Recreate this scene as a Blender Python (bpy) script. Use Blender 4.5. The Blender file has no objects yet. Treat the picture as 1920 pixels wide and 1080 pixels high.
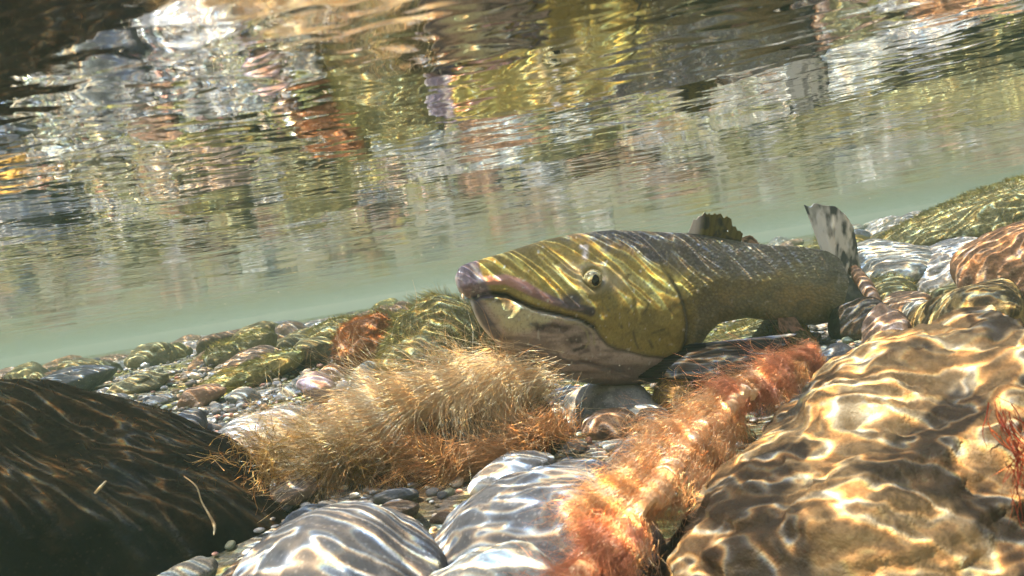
import bpy, bmesh, math, random
import numpy as np
from mathutils import Vector, Matrix
R = math.radians
random.seed(7)
rng = np.random.default_rng(7)
sc = bpy.context.scene
C = sc.collection

# ------------------------------------------------------------------ camera
F = 1536.0                      # focal length in photo pixels (1920 wide)
ROLL, PITCH = R(9.5), R(-0.6)
cam = bpy.data.objects.new('camera', bpy.data.cameras.new('camera'))
C.objects.link(cam)
cam.data.sensor_width = 36
cam.data.lens = 36*F/1920
cam.data.clip_start, cam.data.clip_end = 0.02, 200
fwd = Vector((0, math.cos(PITCH), math.sin(PITCH)))
right0 = Vector((1, 0, 0))
up0 = right0.cross(fwd)
# the photograph's horizon climbs to the right: the camera is rolled
cr = right0*math.cos(ROLL) - up0*math.sin(ROLL)
cu = right0*math.sin(ROLL) + up0*math.cos(ROLL)
M = Matrix((cr, cu, -fwd)).transposed().to_4x4()
cam.matrix_world = M
cam.data.dof.use_dof = True
cam.data.dof.focus_distance = 1.08
cam.data.dof.aperture_fstop = 14.0
sc.camera = cam
CR, CU, CF = (np.array(v) for v in (cr, cu, fwd))

def P(px, py, d):
    """place seen at photo pixel (px,py) and d metres along the view axis"""
    return CF*d + CR*((px-960)/F*d) + CU*((540-py)/F*d)

# ------------------------------------------------------------------ light
SUN = Vector((-0.33, -0.21, 0.885)).normalized()      # towards the sun, as bent by the water
w = bpy.data.worlds.new('World'); sc.world = w; w.use_nodes = True
nt = w.node_tree
sky = nt.nodes.new('ShaderNodeTexSky'); sky.sky_type = 'NISHITA'; sky.sun_disc = False
sky.sun_elevation = math.asin(SUN.z)
sky.sun_rotation = math.atan2(SUN.x, SUN.y)
bg = nt.nodes['Background']; bg.inputs['Strength'].default_value = 0.15
nt.links.new(sky.outputs[0], bg.inputs[0])
sl = bpy.data.lights.new('sun', 'SUN'); sl.energy = 5.0; sl.angle = R(0.5); sl.color = (1, .93, .79)
so = bpy.data.objects.new('sun', sl); C.objects.link(so)
so.rotation_euler = SUN.to_track_quat('Z', 'Y').to_euler()
sc.view_settings.view_transform = 'Standard'
sc.view_settings.look = 'None'
sc.view_settings.gamma = 1
sc.view_settings.use_curve_mapping = False
sc.view_settings.exposure = 1.45
sc.cycles.max_bounces = 7
sc.cycles.diffuse_bounces = 3
sc.cycles.glossy_bounces = 4
sc.cycles.transmission_bounces = 2
sc.cycles.volume_bounces = 1
sc.cycles.transparent_max_bounces = 12
sc.cycles.sample_clamp_indirect = 4

# ------------------------------------------------------------------ noise in numpy
def _hash(ix, iy, iz, seed):
    h = (ix*374761393 + iy*668265263 + iz*2147483647 + seed*974634777) & 0xffffffff
    h = ((h ^ (h >> 13))*1274126177) & 0xffffffff
    h = ((h ^ (h >> 16))*2246822519) & 0xffffffff
    return ((h ^ (h >> 15)) & 0xffffff)/float(0xffffff)

def vnoise(p, seed=0):
    p = np.asarray(p, float)
    i = np.floor(p).astype(np.int64); f = p-i
    f = f*f*f*(f*(f*6-15)+10)
    out = 0
    for dx in (0, 1):
        wx = f[:, 0] if dx else 1-f[:, 0]
        for dy in (0, 1):
            wy = f[:, 1] if dy else 1-f[:, 1]
            for dz in (0, 1):
                wz = f[:, 2] if dz else 1-f[:, 2]
                out = out + wx*wy*wz*_hash(i[:, 0]+dx, i[:, 1]+dy, i[:, 2]+dz, seed)
    return out*2-1

def fbm(p, octv=4, seed=0, gain=.5):
    a, s, t = 1., 0., 0.
    q = np.asarray(p, float)
    for k in range(octv):
        s = s+a*vnoise(q, seed+k*17); t += a; a *= gain; q = q*2.03+11.7
    return s/t

def sstep(a, b, x):
    t = np.clip((np.asarray(x, float)-a)/(b-a), 0, 1)
    return t*t*(3-2*t)

# ------------------------------------------------------------------ object helpers
def mesh_from(name, verts, faces, smooth=True):
    """verts (N,3), faces (M,k) numpy, k constant"""
    me = bpy.data.meshes.new(name)
    verts = np.asarray(verts, np.float32); faces = np.asarray(faces, np.int32)
    k = faces.shape[1]
    me.vertices.add(len(verts)); me.vertices.foreach_set('co', verts.ravel())
    me.loops.add(faces.size); me.loops.foreach_set('vertex_index', faces.ravel())
    me.polygons.add(len(faces))
    me.polygons.foreach_set('loop_start', np.arange(0, faces.size, k, dtype=np.int32))
    me.polygons.foreach_set('loop_total', np.full(len(faces), k, dtype=np.int32))
    me.update(calc_edges=True)
    if smooth:
        me.polygons.foreach_set('use_smooth', np.ones(len(faces), dtype=bool))
    me.validate()
    return me

def set_color(me, cols, name='tint'):
    at = me.color_attributes.new(name, 'FLOAT_COLOR', 'POINT')
    c4 = np.ones((len(cols), 4), np.float32); c4[:, :3] = cols
    at.data.foreach_set('color', c4.ravel())

def obj(name, me, mat=None, parent=None, loc=None):
    o = bpy.data.objects.new(name, me); C.objects.link(o)
    if mat is not None and me is not None and not me.materials:
        me.materials.append(mat)
    if loc is not None: o.location = loc
    if parent is not None: o.parent = parent
    return o

def tag(o, label=None, cat=None, group=None, kind=None):
    if label: o['label'] = label
    if cat: o['category'] = cat
    if group: o['group'] = group
    if kind: o['kind'] = kind
    return o

# ------------------------------------------------------------------ material helpers
class NT:
    def __init__(s, name):
        s.m = bpy.data.materials.new(name); s.m.use_nodes = True
        s.t = s.m.node_tree; s.t.nodes.clear()
        s.out = s.n('ShaderNodeOutputMaterial')
    def n(s, typ, **kw):
        nd = s.t.nodes.new(typ)
        for k, v in kw.items(): setattr(nd, k, v)
        return nd
    def link(s, a, b): s.t.links.new(a, b)
    def set(s, inp, v):
        if hasattr(v, 'links') or isinstance(v, bpy.types.NodeSocket): s.link(v, inp)
        else: inp.default_value = v
    def math(s, op, a, b=0.0, c=None, clamp=False):
        nd = s.n('ShaderNodeMath', operation=op, use_clamp=clamp)
        s.set(nd.inputs[0], a); s.set(nd.inputs[1], b)
        if c is not None: s.set(nd.inputs[2], c)
        return nd.outputs[0]
    def noise(s, vec, scale, detail=3, rough=.55, dist=0., dims='3D', out=0):
        nd = s.n('ShaderNodeTexNoise', noise_dimensions=dims)
        s.set(nd.inputs['Vector'], vec); s.set(nd.inputs['Scale'], scale)
        nd.inputs['Detail'].default_value = detail; nd.inputs['Roughness'].default_value = rough
        nd.inputs['Distortion'].default_value = dist
        return nd.outputs[out]
    def voronoi(s, vec, scale, feature='F1', rnd=1.):
        nd = s.n('ShaderNodeTexVoronoi', feature=feature)
        s.set(nd.inputs['Vector'], vec); nd.inputs['Scale'].default_value = scale
        nd.inputs['Randomness'].default_value = rnd
        return nd
    def mix(s, f, a, b, blend='MIX'):
        nd = s.n('ShaderNodeMix', data_type='RGBA', blend_type=blend)
        s.set(nd.inputs[0], f)
        for i, v in ((6, a), (7, b)):
            if isinstance(v, tuple) and len(v) == 3: v = v+(1,)
            s.set(nd.inputs[i], v)
        return nd.outputs[2]
    def ramp(s, f, a, b):
        """map f from [a,b] to 0..1 smooth"""
        nd = s.n('ShaderNodeMapRange', interpolation_type='SMOOTHSTEP')
        s.set(nd.inputs[0], f); nd.inputs[1].default_value = a; nd.inputs[2].default_value = b
        return nd.outputs[0]
    def bump(s, h, strength, dist=.01, normal=None):
        nd = s.n('ShaderNodeBump'); nd.inputs['Strength'].default_value = strength
        nd.inputs['Distance'].default_value = dist
        s.link(h, nd.inputs['Height'])
        if normal is not None: s.link(normal, nd.inputs['Normal'])
        return nd.outputs[0]
    def principled(s, col, rough=.6, normal=None, spec=.3, **kw):
        nd = s.n('ShaderNodeBsdfPrincipled')
        if isinstance(col, tuple) and len(col) == 3: col = col+(1,)
        s.set(nd.inputs['Base Color'], col); s.set(nd.inputs['Roughness'], rough)
        s.set(nd.inputs['Specular IOR Level'], spec)
        if normal is not None: s.link(normal, nd.inputs['Normal'])
        for k, v in kw.items(): s.set(nd.inputs[k], v)
        return nd.outputs[0]
    def done(s, sh):
        s.link(sh, s.out.inputs['Surface']); return s.m

def rock_mat(name, base, dark, light, scale=9., algae=None, aamt=.5, spots=.3, rough=.75, vein=None, bump=.5, streak=1., blot=0., spec=.35):
    t = NT(name)
    tc = t.n('ShaderNodeTexCoord'); oi = t.n('ShaderNodeObjectInfo')
    geo = t.n('ShaderNodeNewGeometry')
    mp = t.n('ShaderNodeVectorMath', operation='ADD')
    sh = t.n('ShaderNodeVectorMath', operation='SCALE'); sh.inputs[0].default_value = (13, 7, 29)
    t.link(oi.outputs['Random'], sh.inputs['Scale'])
    t.link(tc.outputs['Object'], mp.inputs[0]); t.link(sh.outputs[0], mp.inputs[1])
    v = mp.outputs[0]
    if streak != 1.:
        st = t.n('ShaderNodeMapping'); st.inputs['Scale'].default_value = (1, 1, streak)
        t.link(v, st.inputs[0]); vs = st.outputs[0]
    else: vs = v
    n1 = t.noise(vs, scale, 6, .62, .6)
    n2 = t.noise(v, scale*4.3, 5, .65)
    n3 = t.noise(v, scale*22, 3, .7)
    c = t.mix(t.ramp(n1, .34, .62), dark, base)
    c = t.mix(t.math('MULTIPLY', t.ramp(n2, .52, .72), .75), c, light)
    vo = t.voronoi(v, scale*9)
    c = t.mix(t.math('MULTIPLY', t.ramp(vo.outputs['Distance'], .32, .12), spots), c, dark)
    sp = t.voronoi(v, scale*24)
    c = t.mix(t.math('MULTIPLY', t.ramp(sp.outputs['Distance'], .30, .12), .35), c, tuple(min(.8, x*1.5) for x in light))
    if vein:
        wv = t.noise(v, scale*1.3, 3, .5, 1.6)
        ln = t.ramp(t.math('ABSOLUTE', t.math('SUBTRACT', wv, .5)), .02, .0)
        c = t.mix(t.math('MULTIPLY', ln, .7), c, vein)
    if algae:
        sx = t.n('ShaderNodeSeparateXYZ'); t.link(geo.outputs['Normal'], sx.inputs[0])
        a = t.math('ADD', t.math('MULTIPLY', sx.outputs[2], .22), t.noise(v, scale*.9, 5, .7, .8))
        a = t.ramp(a, .72-.35*aamt-.12, .72-.35*aamt+.12)
        ac = t.mix(t.ramp(n3, .35, .65), algae, tuple(x*.45 for x in algae))
        c = t.mix(a, c, ac)
    if blot:
        bl = t.ramp(t.noise(v, scale*2.1, 3, .55, .7), .45, .54)
        c = t.mix(t.math('MULTIPLY', bl, blot), c, tuple(x*.35 for x in dark))
    # every stone a little different in tone
    hv = t.n('ShaderNodeHueSaturation')
    t.link(c, hv.inputs['Color'])
    t.set(hv.inputs['Value'], t.math('MULTIPLY_ADD', oi.outputs['Random'], .5, .75))
    t.set(hv.inputs['Saturation'], t.math('MULTIPLY_ADD', t.math('FRACT', t.math('MULTIPLY', oi.outputs['Random'], 7.3)), .3, .75))
    h = t.math('ADD', t.math('MULTIPLY', n2, .6), t.math('MULTIPLY', n3, .35))
    b = t.bump(h, bump, .006)
    return t.done(t.principled(hv.outputs[0], rough, b, spec))

M_grey = rock_mat('grey_stone', (.28, .275, .26), (.13, .13, .135), (.46, .44, .40), 8, spots=.25, vein=(.6, .6, .58))
M_palegrey = rock_mat('pale_grey_stone', (.18, .175, .17), (.08, .08, .085), (.30, .285, .26), 7, spots=.45, rough=.75, bump=.55)
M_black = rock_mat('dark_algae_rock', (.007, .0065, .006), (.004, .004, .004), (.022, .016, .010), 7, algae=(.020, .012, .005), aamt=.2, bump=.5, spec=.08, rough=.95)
M_gold = rock_mat('golden_rock', (.46, .27, .075), (.12, .075, .035), (.60, .42, .17), 5, algae=(.46, .25, .055), aamt=.5, spots=.7, bump=1.3, blot=.9)
M_dapple = rock_mat('dappled_stone', (.34, .25, .10), (.08, .06, .035), (.5, .42, .24), 12, blot=.9, bump=1.)
M_green = rock_mat('green_algae_stone', (.24, .22, .12), (.08, .08, .05), (.38, .35, .20), 9, algae=(.23, .21, .085), aamt=.85, bump=1.)
M_olive = rock_mat('olive_stone', (.22, .20, .12), (.07, .065, .045), (.38, .34, .21), 9, algae=(.20, .18, .06), aamt=.6, bump=.8)
M_rust = rock_mat('rusty_stone', (.42, .17, .05), (.12, .06, .04), (.60, .30, .10), 14, algae=(.50, .20, .05), aamt=.8, bump=1.)
M_brown = rock_mat('brown_stone', (.20, .13, .08), (.07, .05, .04), (.34, .25, .15), 8, bump=.7)
M_darkbrown = rock_mat('dark_brown_stone', (.085, .055, .035), (.03, .022, .018), (.16, .11, .07), 8, bump=.7, spec=.2)
M_pink = rock_mat('pink_stone', (.48, .30, .27), (.30, .18, .18), (.64, .48, .44), 10, bump=.4)
M_white = rock_mat('white_green_stone', (.29, .30, .27), (.11, .12, .115), (.48, .48, .44), 12, bump=.5, spots=.5)
M_darkgrey = rock_mat('dark_grey_stone', (.10, .11, .13), (.045, .05, .06), (.22, .22, .22), 9, bump=.5)
M_orange = rock_mat('orange_rock', (.34, .21, .13), (.14, .085, .06), (.50, .38, .27), 8, algae=(.34, .19, .10), aamt=.4, bump=.9, blot=.5)

# ------------------------------------------------------------------ riverbed
ZS = 0.12                                    # water surface above the camera
# spot heights of the bed, read under the stones (x, y, z)
SPOT = np.array([
    (-0.41, 0.72, -0.241), (0.27, 0.62, -0.265), (-0.17, 0.6, -0.243), (-0, 0.66, -0.264), (-0.06, 0.5, -0.213), (-0.03,
    0.86, -0.214), (-0.12, 0.96, -0.221), (0.11, 1.08, -0.219), (0.09, 0.98, -0.211), (0.13, 0.94, -0.201), (0.1, 0.85,
    -0.225), (0.19, 1.05, -0.227), (-0.33, 1, -0.17), (-0.45, 1.08, -0.141), (-0.27, 0.82, -0.182), (-0.12, 1.3, -0.134),
    (-0.15, 1.18, -0.131), (-0.25, 1.34, -0.091), (-0.24, 1.46, -0.087), (-0.29, 1.15, -0.111), (-0.23, 1.16, -0.113),
    (-0.39, 1.5, -0.083), (-0.47, 1.45, -0.108), (-0.61, 1.8, -0.074), (-0.98, 2.2, -0.07), (-0.98, 1.75, -0.087), (-0.75,
    1.6, -0.097), (-0.81, 1.3, -0.087), (-0.52, 1.3, -0.113), (-0.41, 1.9, -0.077), (-0.56, 2.1, -0.084), (0.39, 1.35,
    -0.215), (1.17, 2, -0.096), (0.78, 1.75, -0.167), (0.87, 1.65, -0.147), (0.76, 1.25, -0.151), (0.54, 1.02, -0.166),
    (0.47, 1.08, -0.187), (0.56, 1.35, -0.188), (0.66, 1.4, -0.173), (0, 0.45, -0.265), (-0.3, 0.35, -0.28), (0.3, 0.35,
    -0.28), (0, 0, -0.3), (-1.5, 0, -0.25), (1.5, 0.3, -0.2), (-3, 4, -0.11), (0, 4, -0.1), (3, 4, -0.08), (0, 6, -0.1), (4,
    8, -0.1), (-4, 8, -0.1), (-0.38, 1.2, -0.118), (-0.3, 1.22, -0.117), (1.7, 2.6, -0.08), (0, 2.6, -0.1), (0.6, 2.4,
    -0.11), (0, 15, -0.1), (-8, 10, -0.1), (8, 10, -0.08)
])
def bed_z(x, y):
    x = np.asarray(x, float); y = np.asarray(y, float)
    xf, yf = x.ravel(), y.ravel()
    num = np.zeros(len(xf)); den = np.zeros(len(xf))
    for sx_, sy_, sz_ in SPOT:
        w_ = 1/(((xf-sx_)**2+(yf-sy_)**2)+.02)**2
        num += w_*sz_; den += w_
    z = (num/den).reshape(x.shape)
    n = fbm(np.stack([xf*3, yf*3, 0*xf], 1), 3, 5).reshape(x.shape)*.010
    return z+n

gx = np.sign(np.linspace(-1, 1, 321))*np.abs(np.linspace(-1, 1, 321))**1.9*14
gy = -1.5 + (np.linspace(0, 1, 360)**1.9)*20
X, Y = np.meshgrid(gx, gy)
Z = bed_z(X, Y) + fbm(np.stack([X.ravel()*28, Y.ravel()*28, X.ravel()*0], 1), 3, 9).reshape(X.shape)*.006
nx, ny = len(gx), len(gy)
I = np.arange(nx*ny).reshape(ny, nx)
fc = np.stack([I[:-1, :-1].ravel(), I[:-1, 1:].ravel(), I[1:, 1:].ravel(), I[1:, :-1].ravel()], 1)
t = NT('riverbed_silt')
tc = t.n('ShaderNodeTexCoord').outputs['Object']
v1 = t.voronoi(tc, 90); v2 = t.voronoi(tc, 240)
c = t.mix(v1.outputs['Color'], (.07, .065, .055), (.34, .31, .25))
hs = t.n('ShaderNodeHueSaturation'); hs.inputs['Saturation'].default_value = .35; t.link(c, hs.inputs['Color'])
c = t.mix(t.ramp(t.noise(tc, 5, 5, .6, .5), .42, .6), hs.outputs[0], (.17, .16, .055))
c = t.mix(t.ramp(t.noise(tc, 2.2, 3), .55, .7), c, (.22, .13, .06))
h = t.math('ADD', t.math('MULTIPLY', v1.outputs['Distance'], -1.), t.math('MULTIPLY', v2.outputs['Distance'], -.4))
M_bed = t.done(t.principled(c, .85, t.bump(h, .9, .008), .25))
tag(obj('riverbed', mesh_from('riverbed', np.stack([X.ravel(), Y.ravel(), Z.ravel()], 1), fc), M_bed), kind='structure')

# ------------------------------------------------------------------ water surface
gx = np.sign(np.linspace(-1, 1, 700))*np.abs(np.linspace(-1, 1, 700))**1.5*13
gy = -1.4 + (np.linspace(0, 1, 700)**1.4)*19
X, Y = np.meshgrid(gx, gy)
fall = 1-sstep(3, 8, np.hypot(X, Y))
q = np.stack([X.ravel(), Y.ravel(), 0*X.ravel()], 1)
W_ = (fbm(q*np.array([3.2, 4.5, 1]), 2, 31)*.0020 + fbm(q*np.array([11, 15, 1]), 2, 37)*.0008).reshape(X.shape)*fall
ny, nx = X.shape
I = np.arange(nx*ny).reshape(ny, nx)
fc = np.stack([I[:-1, :-1].ravel(), I[:-1, 1:].ravel(), I[1:, 1:].ravel(), I[1:, :-1].ravel()], 1)
t = NT('rippled_water_surface')
geo = t.n('ShaderNodeNewGeometry')
pos = geo.outputs['Position']
def mapped(sx, sy, rot=0., off=(0, 0, 0)):
    m = t.n('ShaderNodeMapping'); m.inputs['Rotation'].default_value = (0, 0, rot)
    m.inputs['Scale'].default_value = (sx, sy, 1); m.inputs['Location'].default_value = off
    t.link(pos, m.inputs[0]); return m.outputs[0]
r1 = t.noise(mapped(1, 1.5, R(12)), 27, 1., .4, .5)
r2 = t.noise(mapped(1, 1.3, R(-30)), 95, 2, .5, .3)
big = t.noise(mapped(1, 1, 0), 2.3, 2, .5)
hh = t.math('ADD', t.math('MULTIPLY', r1, t.math('MULTIPLY_ADD', t.ramp(big, .35, .65), .8, .35)), t.math('MULTIPLY', r2, .05))
nrm = t.bump(hh, 1., .0008)
# caustic light threads painted into the sheet's transmission colour, split a little in hue
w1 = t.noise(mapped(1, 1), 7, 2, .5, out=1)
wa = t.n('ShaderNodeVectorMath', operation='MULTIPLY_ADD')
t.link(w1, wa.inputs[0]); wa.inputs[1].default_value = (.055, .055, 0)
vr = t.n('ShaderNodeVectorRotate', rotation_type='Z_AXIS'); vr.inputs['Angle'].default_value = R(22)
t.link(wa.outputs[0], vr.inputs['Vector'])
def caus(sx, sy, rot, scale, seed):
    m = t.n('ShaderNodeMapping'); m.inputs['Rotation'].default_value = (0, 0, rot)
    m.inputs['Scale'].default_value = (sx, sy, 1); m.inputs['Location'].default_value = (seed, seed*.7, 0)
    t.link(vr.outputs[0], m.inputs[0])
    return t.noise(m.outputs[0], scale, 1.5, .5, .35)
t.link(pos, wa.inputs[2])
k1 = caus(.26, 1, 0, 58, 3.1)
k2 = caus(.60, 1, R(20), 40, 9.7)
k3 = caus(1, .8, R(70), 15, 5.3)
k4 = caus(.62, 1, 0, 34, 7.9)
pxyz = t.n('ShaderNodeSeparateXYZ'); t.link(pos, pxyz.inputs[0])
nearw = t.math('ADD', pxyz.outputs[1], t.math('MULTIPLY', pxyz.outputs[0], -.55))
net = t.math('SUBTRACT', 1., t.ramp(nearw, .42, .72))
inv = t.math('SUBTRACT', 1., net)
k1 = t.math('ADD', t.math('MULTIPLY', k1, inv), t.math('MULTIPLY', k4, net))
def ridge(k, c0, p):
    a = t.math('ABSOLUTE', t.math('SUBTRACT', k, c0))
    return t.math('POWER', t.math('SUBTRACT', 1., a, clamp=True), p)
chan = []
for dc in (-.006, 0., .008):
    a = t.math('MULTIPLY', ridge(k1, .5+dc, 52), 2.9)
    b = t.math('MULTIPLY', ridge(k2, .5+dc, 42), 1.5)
    # the two painted thread patterns brighten one another where they cross
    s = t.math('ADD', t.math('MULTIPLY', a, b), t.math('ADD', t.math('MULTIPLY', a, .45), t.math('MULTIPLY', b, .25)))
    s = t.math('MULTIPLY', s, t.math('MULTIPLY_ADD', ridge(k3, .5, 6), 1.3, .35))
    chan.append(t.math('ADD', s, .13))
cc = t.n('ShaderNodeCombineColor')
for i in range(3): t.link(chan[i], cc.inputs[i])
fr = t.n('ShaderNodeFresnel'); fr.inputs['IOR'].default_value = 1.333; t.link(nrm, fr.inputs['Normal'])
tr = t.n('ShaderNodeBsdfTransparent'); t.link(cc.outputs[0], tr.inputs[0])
gl = t.n('ShaderNodeBsdfGlossy'); gl.inputs['Roughness'].default_value = .004
gl.inputs['Color'].default_value = (.97, .98, .97, 1); t.link(nrm, gl.inputs['Normal'])
mx = t.n('ShaderNodeMixShader'); t.link(fr.outputs[0], mx.inputs[0])
t.link(tr.outputs[0], mx.inputs[1]); t.link(gl.outputs[0], mx.inputs[2])
M_water = t.done(mx.outputs[0])
tag(obj('water_surface', mesh_from('water_surface', np.stack([X.ravel(), Y.ravel(), (ZS+W_).ravel()], 1), fc), M_water), kind='structure')

# ------------------------------------------------------------------ haze: the river water itself
me = bpy.data.meshes.new('haze'); bm = bmesh.new(); bmesh.ops.create_cube(bm, size=1); bm.to_mesh(me); bm.free()
hz = obj('haze', me); hz.scale = (30, 23, 1.55); hz.location = (0, 8.5, .165-.775)
t = NT('hazy_green_water')
pv = t.n('ShaderNodeVolumePrincipled')
pv.inputs['Color'].default_value = (.27, .41, .32, 1)
pv.inputs['Density'].default_value = .085
pv.inputs['Anisotropy'].default_value = .35
t.link(pv.outputs[0], t.out.inputs['Volume'])
me.materials.append(t.m)
tag(hz, 'pale green haze of the clear river water', 'haze', kind='stuff')

# ------------------------------------------------------------------ stones
_ico = {}
def ico(n):
    if n not in _ico:
        bm = bmesh.new(); bmesh.ops.create_icosphere(bm, subdivisions=n, radius=1)
        v = np.array([p.co[:] for p in bm.verts]); f = np.array([[q.index for q in p.verts] for p in bm.faces])
        bm.free(); _ico[n] = (v, f)
    return _ico[n]

def stone_shape(seed, n=5, facets=6, soft=.5, lump=.18, rough=.02, fr=1.):
    """a river stone: a ball shaved by planes, lumped and roughened; about unit radius"""
    v, f = ico(n)
    r = np.random.default_rng(seed)
    rad = np.ones(len(v))
    for _ in range(facets):
        nrm = r.normal(size=3); nrm /= np.linalg.norm(nrm)
        h = r.uniform(.62, .9)
        dt = v@nrm
        lim = np.where(dt > .05, h/np.maximum(dt, .05), 9)
        k = 12*soft+4
        rad = -np.log(np.exp(-rad*k)+np.exp(-np.minimum(lim, 3)*k))/k
    rad = rad*(1+lump*fbm(v*1.3*fr, 2, seed+1)) + rough*fbm(v*6*fr, 4, seed+2)
    return v*rad[:, None], f

def stone(name, label, px, py, d, rx, ry, dz=None, rot=(0, 0, 0), mat=None, seed=0, n=5, facets=6, soft=.5, lump=.18,
          rough=.02, cat='stone', group=None, shape=None):
    """centre seen at pixel (px,py), half-sizes rx, ry in photo pixels, dz half-depth in metres"""
    v, f = stone_shape(seed, n, facets, soft, lump, rough)
    if shape: v = shape(v)
    s = d/F
    sz = np.array([rx*s, dz if dz else rx*s*.8, ry*s])
    me = mesh_from(name, v*sz, f)
    o = obj(name, me, mat, loc=P(px, py, d))
    o.rotation_euler = (R(rot[0]), R(rot[1]), R(rot[2]))
    return tag(o, label, cat, group)

BIG = []   # x, y, radius footprints so gravel does not poke through
def big(*a, **k):
    o = stone(*a, **k); d = a[4]
    BIG.append((o.location.x, o.location.y, a[5]*d/F)); return o

# --- the near stones
def gold_shape(v):
    """shelves and gullies running down the flank, and a scatter of pits"""
    q = np.stack([v[:, 0]*2.2+v[:, 2]*3.4, v[:, 1]*1.2, v[:, 2]*1.1-v[:, 0]*.9], 1)
    a = fbm(q*1.6, 4, 301); r = 1+.045*(1-np.abs(a)*3)
    pit = vnoise(v*11, 305); r = r-.035*sstep(.45, .75, pit)
    pit = vnoise(v*23, 309); r = r-.014*sstep(.35, .7, pit)
    return v*r[:, None]
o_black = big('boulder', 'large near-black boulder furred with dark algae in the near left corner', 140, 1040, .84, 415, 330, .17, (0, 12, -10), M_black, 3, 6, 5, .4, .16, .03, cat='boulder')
o_gold = big('boulder', 'huge golden brown boulder, pitted and blotched, filling the near right corner', 1705, 1020, .62, 600, 400, .24, (0, -30, 20), M_gold, 12, 7, 12, .15, .22, .05, cat='boulder', shape=gold_shape)
big('rounded_stone', 'smooth grey dome of stone at the bottom edge beside the black boulder', 622, 1120, .60, 205, 178, .09, (0, 4, 0), M_palegrey, 21, 6, 4, .6, .14, .022)
big('rounded_stone', 'broad pale grey stone partly under the left edge of the orange weed strip', 1035, 1040, .66, 240, 185, .11, (0, -8, 0), M_palegrey, 25, 6, 4, .6, .14, .022)
big('rough_stone', 'coarse speckled grey stone at the bottom edge between the two pale grey ones', 885, 1140, .5, 170, 120, .06, (0, -10, 0), M_white, 28, 6, 6, .3, .15, .05)
big('rounded_stone', 'small speckled grey stone wedged just behind the broad pale grey stone', 965, 885, .86, 92, 50, .05, (0, -12, 0), M_grey, 31, 5, 5)
big('weedy_rock', 'dark rock in the centre half buried under tan filament algae', 840, 858, .97, 245, 132, .10, (0, -18, 0), M_darkbrown, 34, 6, 6, .4, .15, .03, cat='rock')
big('rounded_stone', 'pale striped grey stone directly below the belly of the salmon', 1160, 775, 1.08, 112, 62, .08, (0, 4, 0), M_white, 38, 5, 4)
big('rounded_stone', 'small tan and white stone in front of the striped stone below the salmon', 1145, 808, .98, 62, 40, .04, (0, 0, 0), M_orange, 40, 5, 4)
big('rounded_stone', 'little round dark brown stone next to the orange weed strip', 1222, 796, .94, 42, 32, .03, (0, 0, 0), M_brown, 41, 5, 2)
big('rounded_stone', 'mottled white and grey stone between the dark brown stone and the pale dome', 1190, 870, .85, 75, 55, .05, (0, 0, 0), M_palegrey, 44, 5, 4)
big('rough_stone', 'yellow stone peeping out between salmon belly and orange weed strip', 1285, 770, 1.05, 58, 72, .05, (0, 0, 0), M_gold, 46, 5, 5)
big('flat_stone', 'flat sunlit grey stone with caustic stripes left of the filament algae', 490, 835, 1.0, 140, 62, .09, (0, -10, 0), M_grey, 50, 5, 5, .5)
big('flat_stone', 'wedge of dark grey stone beside the shoulder of the black boulder', 352, 808, 1.08, 52, 42, .05, (0, -12, 0), M_darkgrey, 53, 5, 6, .2)
big('rough_stone', 'small brown stone buried low under the left end of the filament algae', 560, 915, .86, 55, 26, .04, (0, -6, 0), M_brown, 57, 5, 5)
# --- middle distance
big('mossy_stone', 'tall green weedy stone left of the open mouth of the salmon', 832, 648, 1.30, 120, 108, .12, (0, 12, 10), M_green, 60, 6, 5, .3, .12, .04)
big('mossy_stone', 'olive slab leaning against the front of the tall green stone', 790, 690, 1.18, 80, 70, .05, (10, 30, 0), M_olive, 61, 5, 6, .2)
big('rusty_stone', 'rust orange stone with a dark hollow in the middle distance', 685, 650, 1.34, 60, 50, .05, (0, -22, 0), M_rust, 64, 6, 5, .4, .25, .08)
big('mossy_stone', 'dark green stone right behind the rust orange stone', 722, 632, 1.46, 44, 48, .06, (0, 0, 0), M_olive, 66, 5, 6)
big('rounded_stone', 'pink stone lying among the small gravel', 598, 722, 1.15, 44, 24, .03, (0, 22, 0), M_pink, 68, 5, 6, .3)
big('rounded_stone', 'pale green stone with a white tip below the rust orange stone', 684, 708, 1.16, 42, 28, .03, (0, -28, 0), M_white, 70, 5, 6, .3)
big('mossy_stone', 'flat green brown stone upstream of the small gravel', 575, 660, 1.5, 62, 28, .08, (0, 0, 0), M_olive, 72, 5, 5)
big('mossy_stone', 'long low olive stone combed with green weed behind the gravel', 478, 705, 1.45, 130, 30, .09, (0, -12, 0), M_green, 74, 5, 6, .3)
big('mossy_stone', 'pointed dark olive stone with weed on its crest', 455, 655, 1.8, 66, 34, .09, (0, -10, 0), M_olive, 76, 5, 6, .2)
big('mossy_stone', 'rounded dark stone breaking the far edge of the bed', 285, 672, 2.2, 46, 28, .08, (0, 0, 0), M_olive, 78, 5, 3)
big('mossy_stone', 'wide dark slab of stone beyond the black boulder', 118, 725, 1.75, 108, 34, .12, (0, -6, 0), M_darkgrey, 80, 5, 6, .2)
big('mossy_stone', 'yellow green stone beside the wide dark slab', 265, 722, 1.6, 64, 24, .07, (0, -10, 0), M_green, 82, 5, 4)
big('mossy_stone', 'yellow brown stone at the left edge behind the black boulder', 30, 768, 1.3, 86, 30, .06, (0, -8, 0), M_gold, 84, 5, 5)
big('mossy_stone', 'pale olive stone left of the flat grey stone', 375, 745, 1.3, 50, 24, .04, (0, -8, 0), M_orange, 86, 5, 5)
big('mossy_stone', 'grey green stone in the haze behind the rust orange stone', 640, 625, 1.9, 60, 30, .09, (0, 0, 0), M_green, 88, 5, 4)
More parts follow.
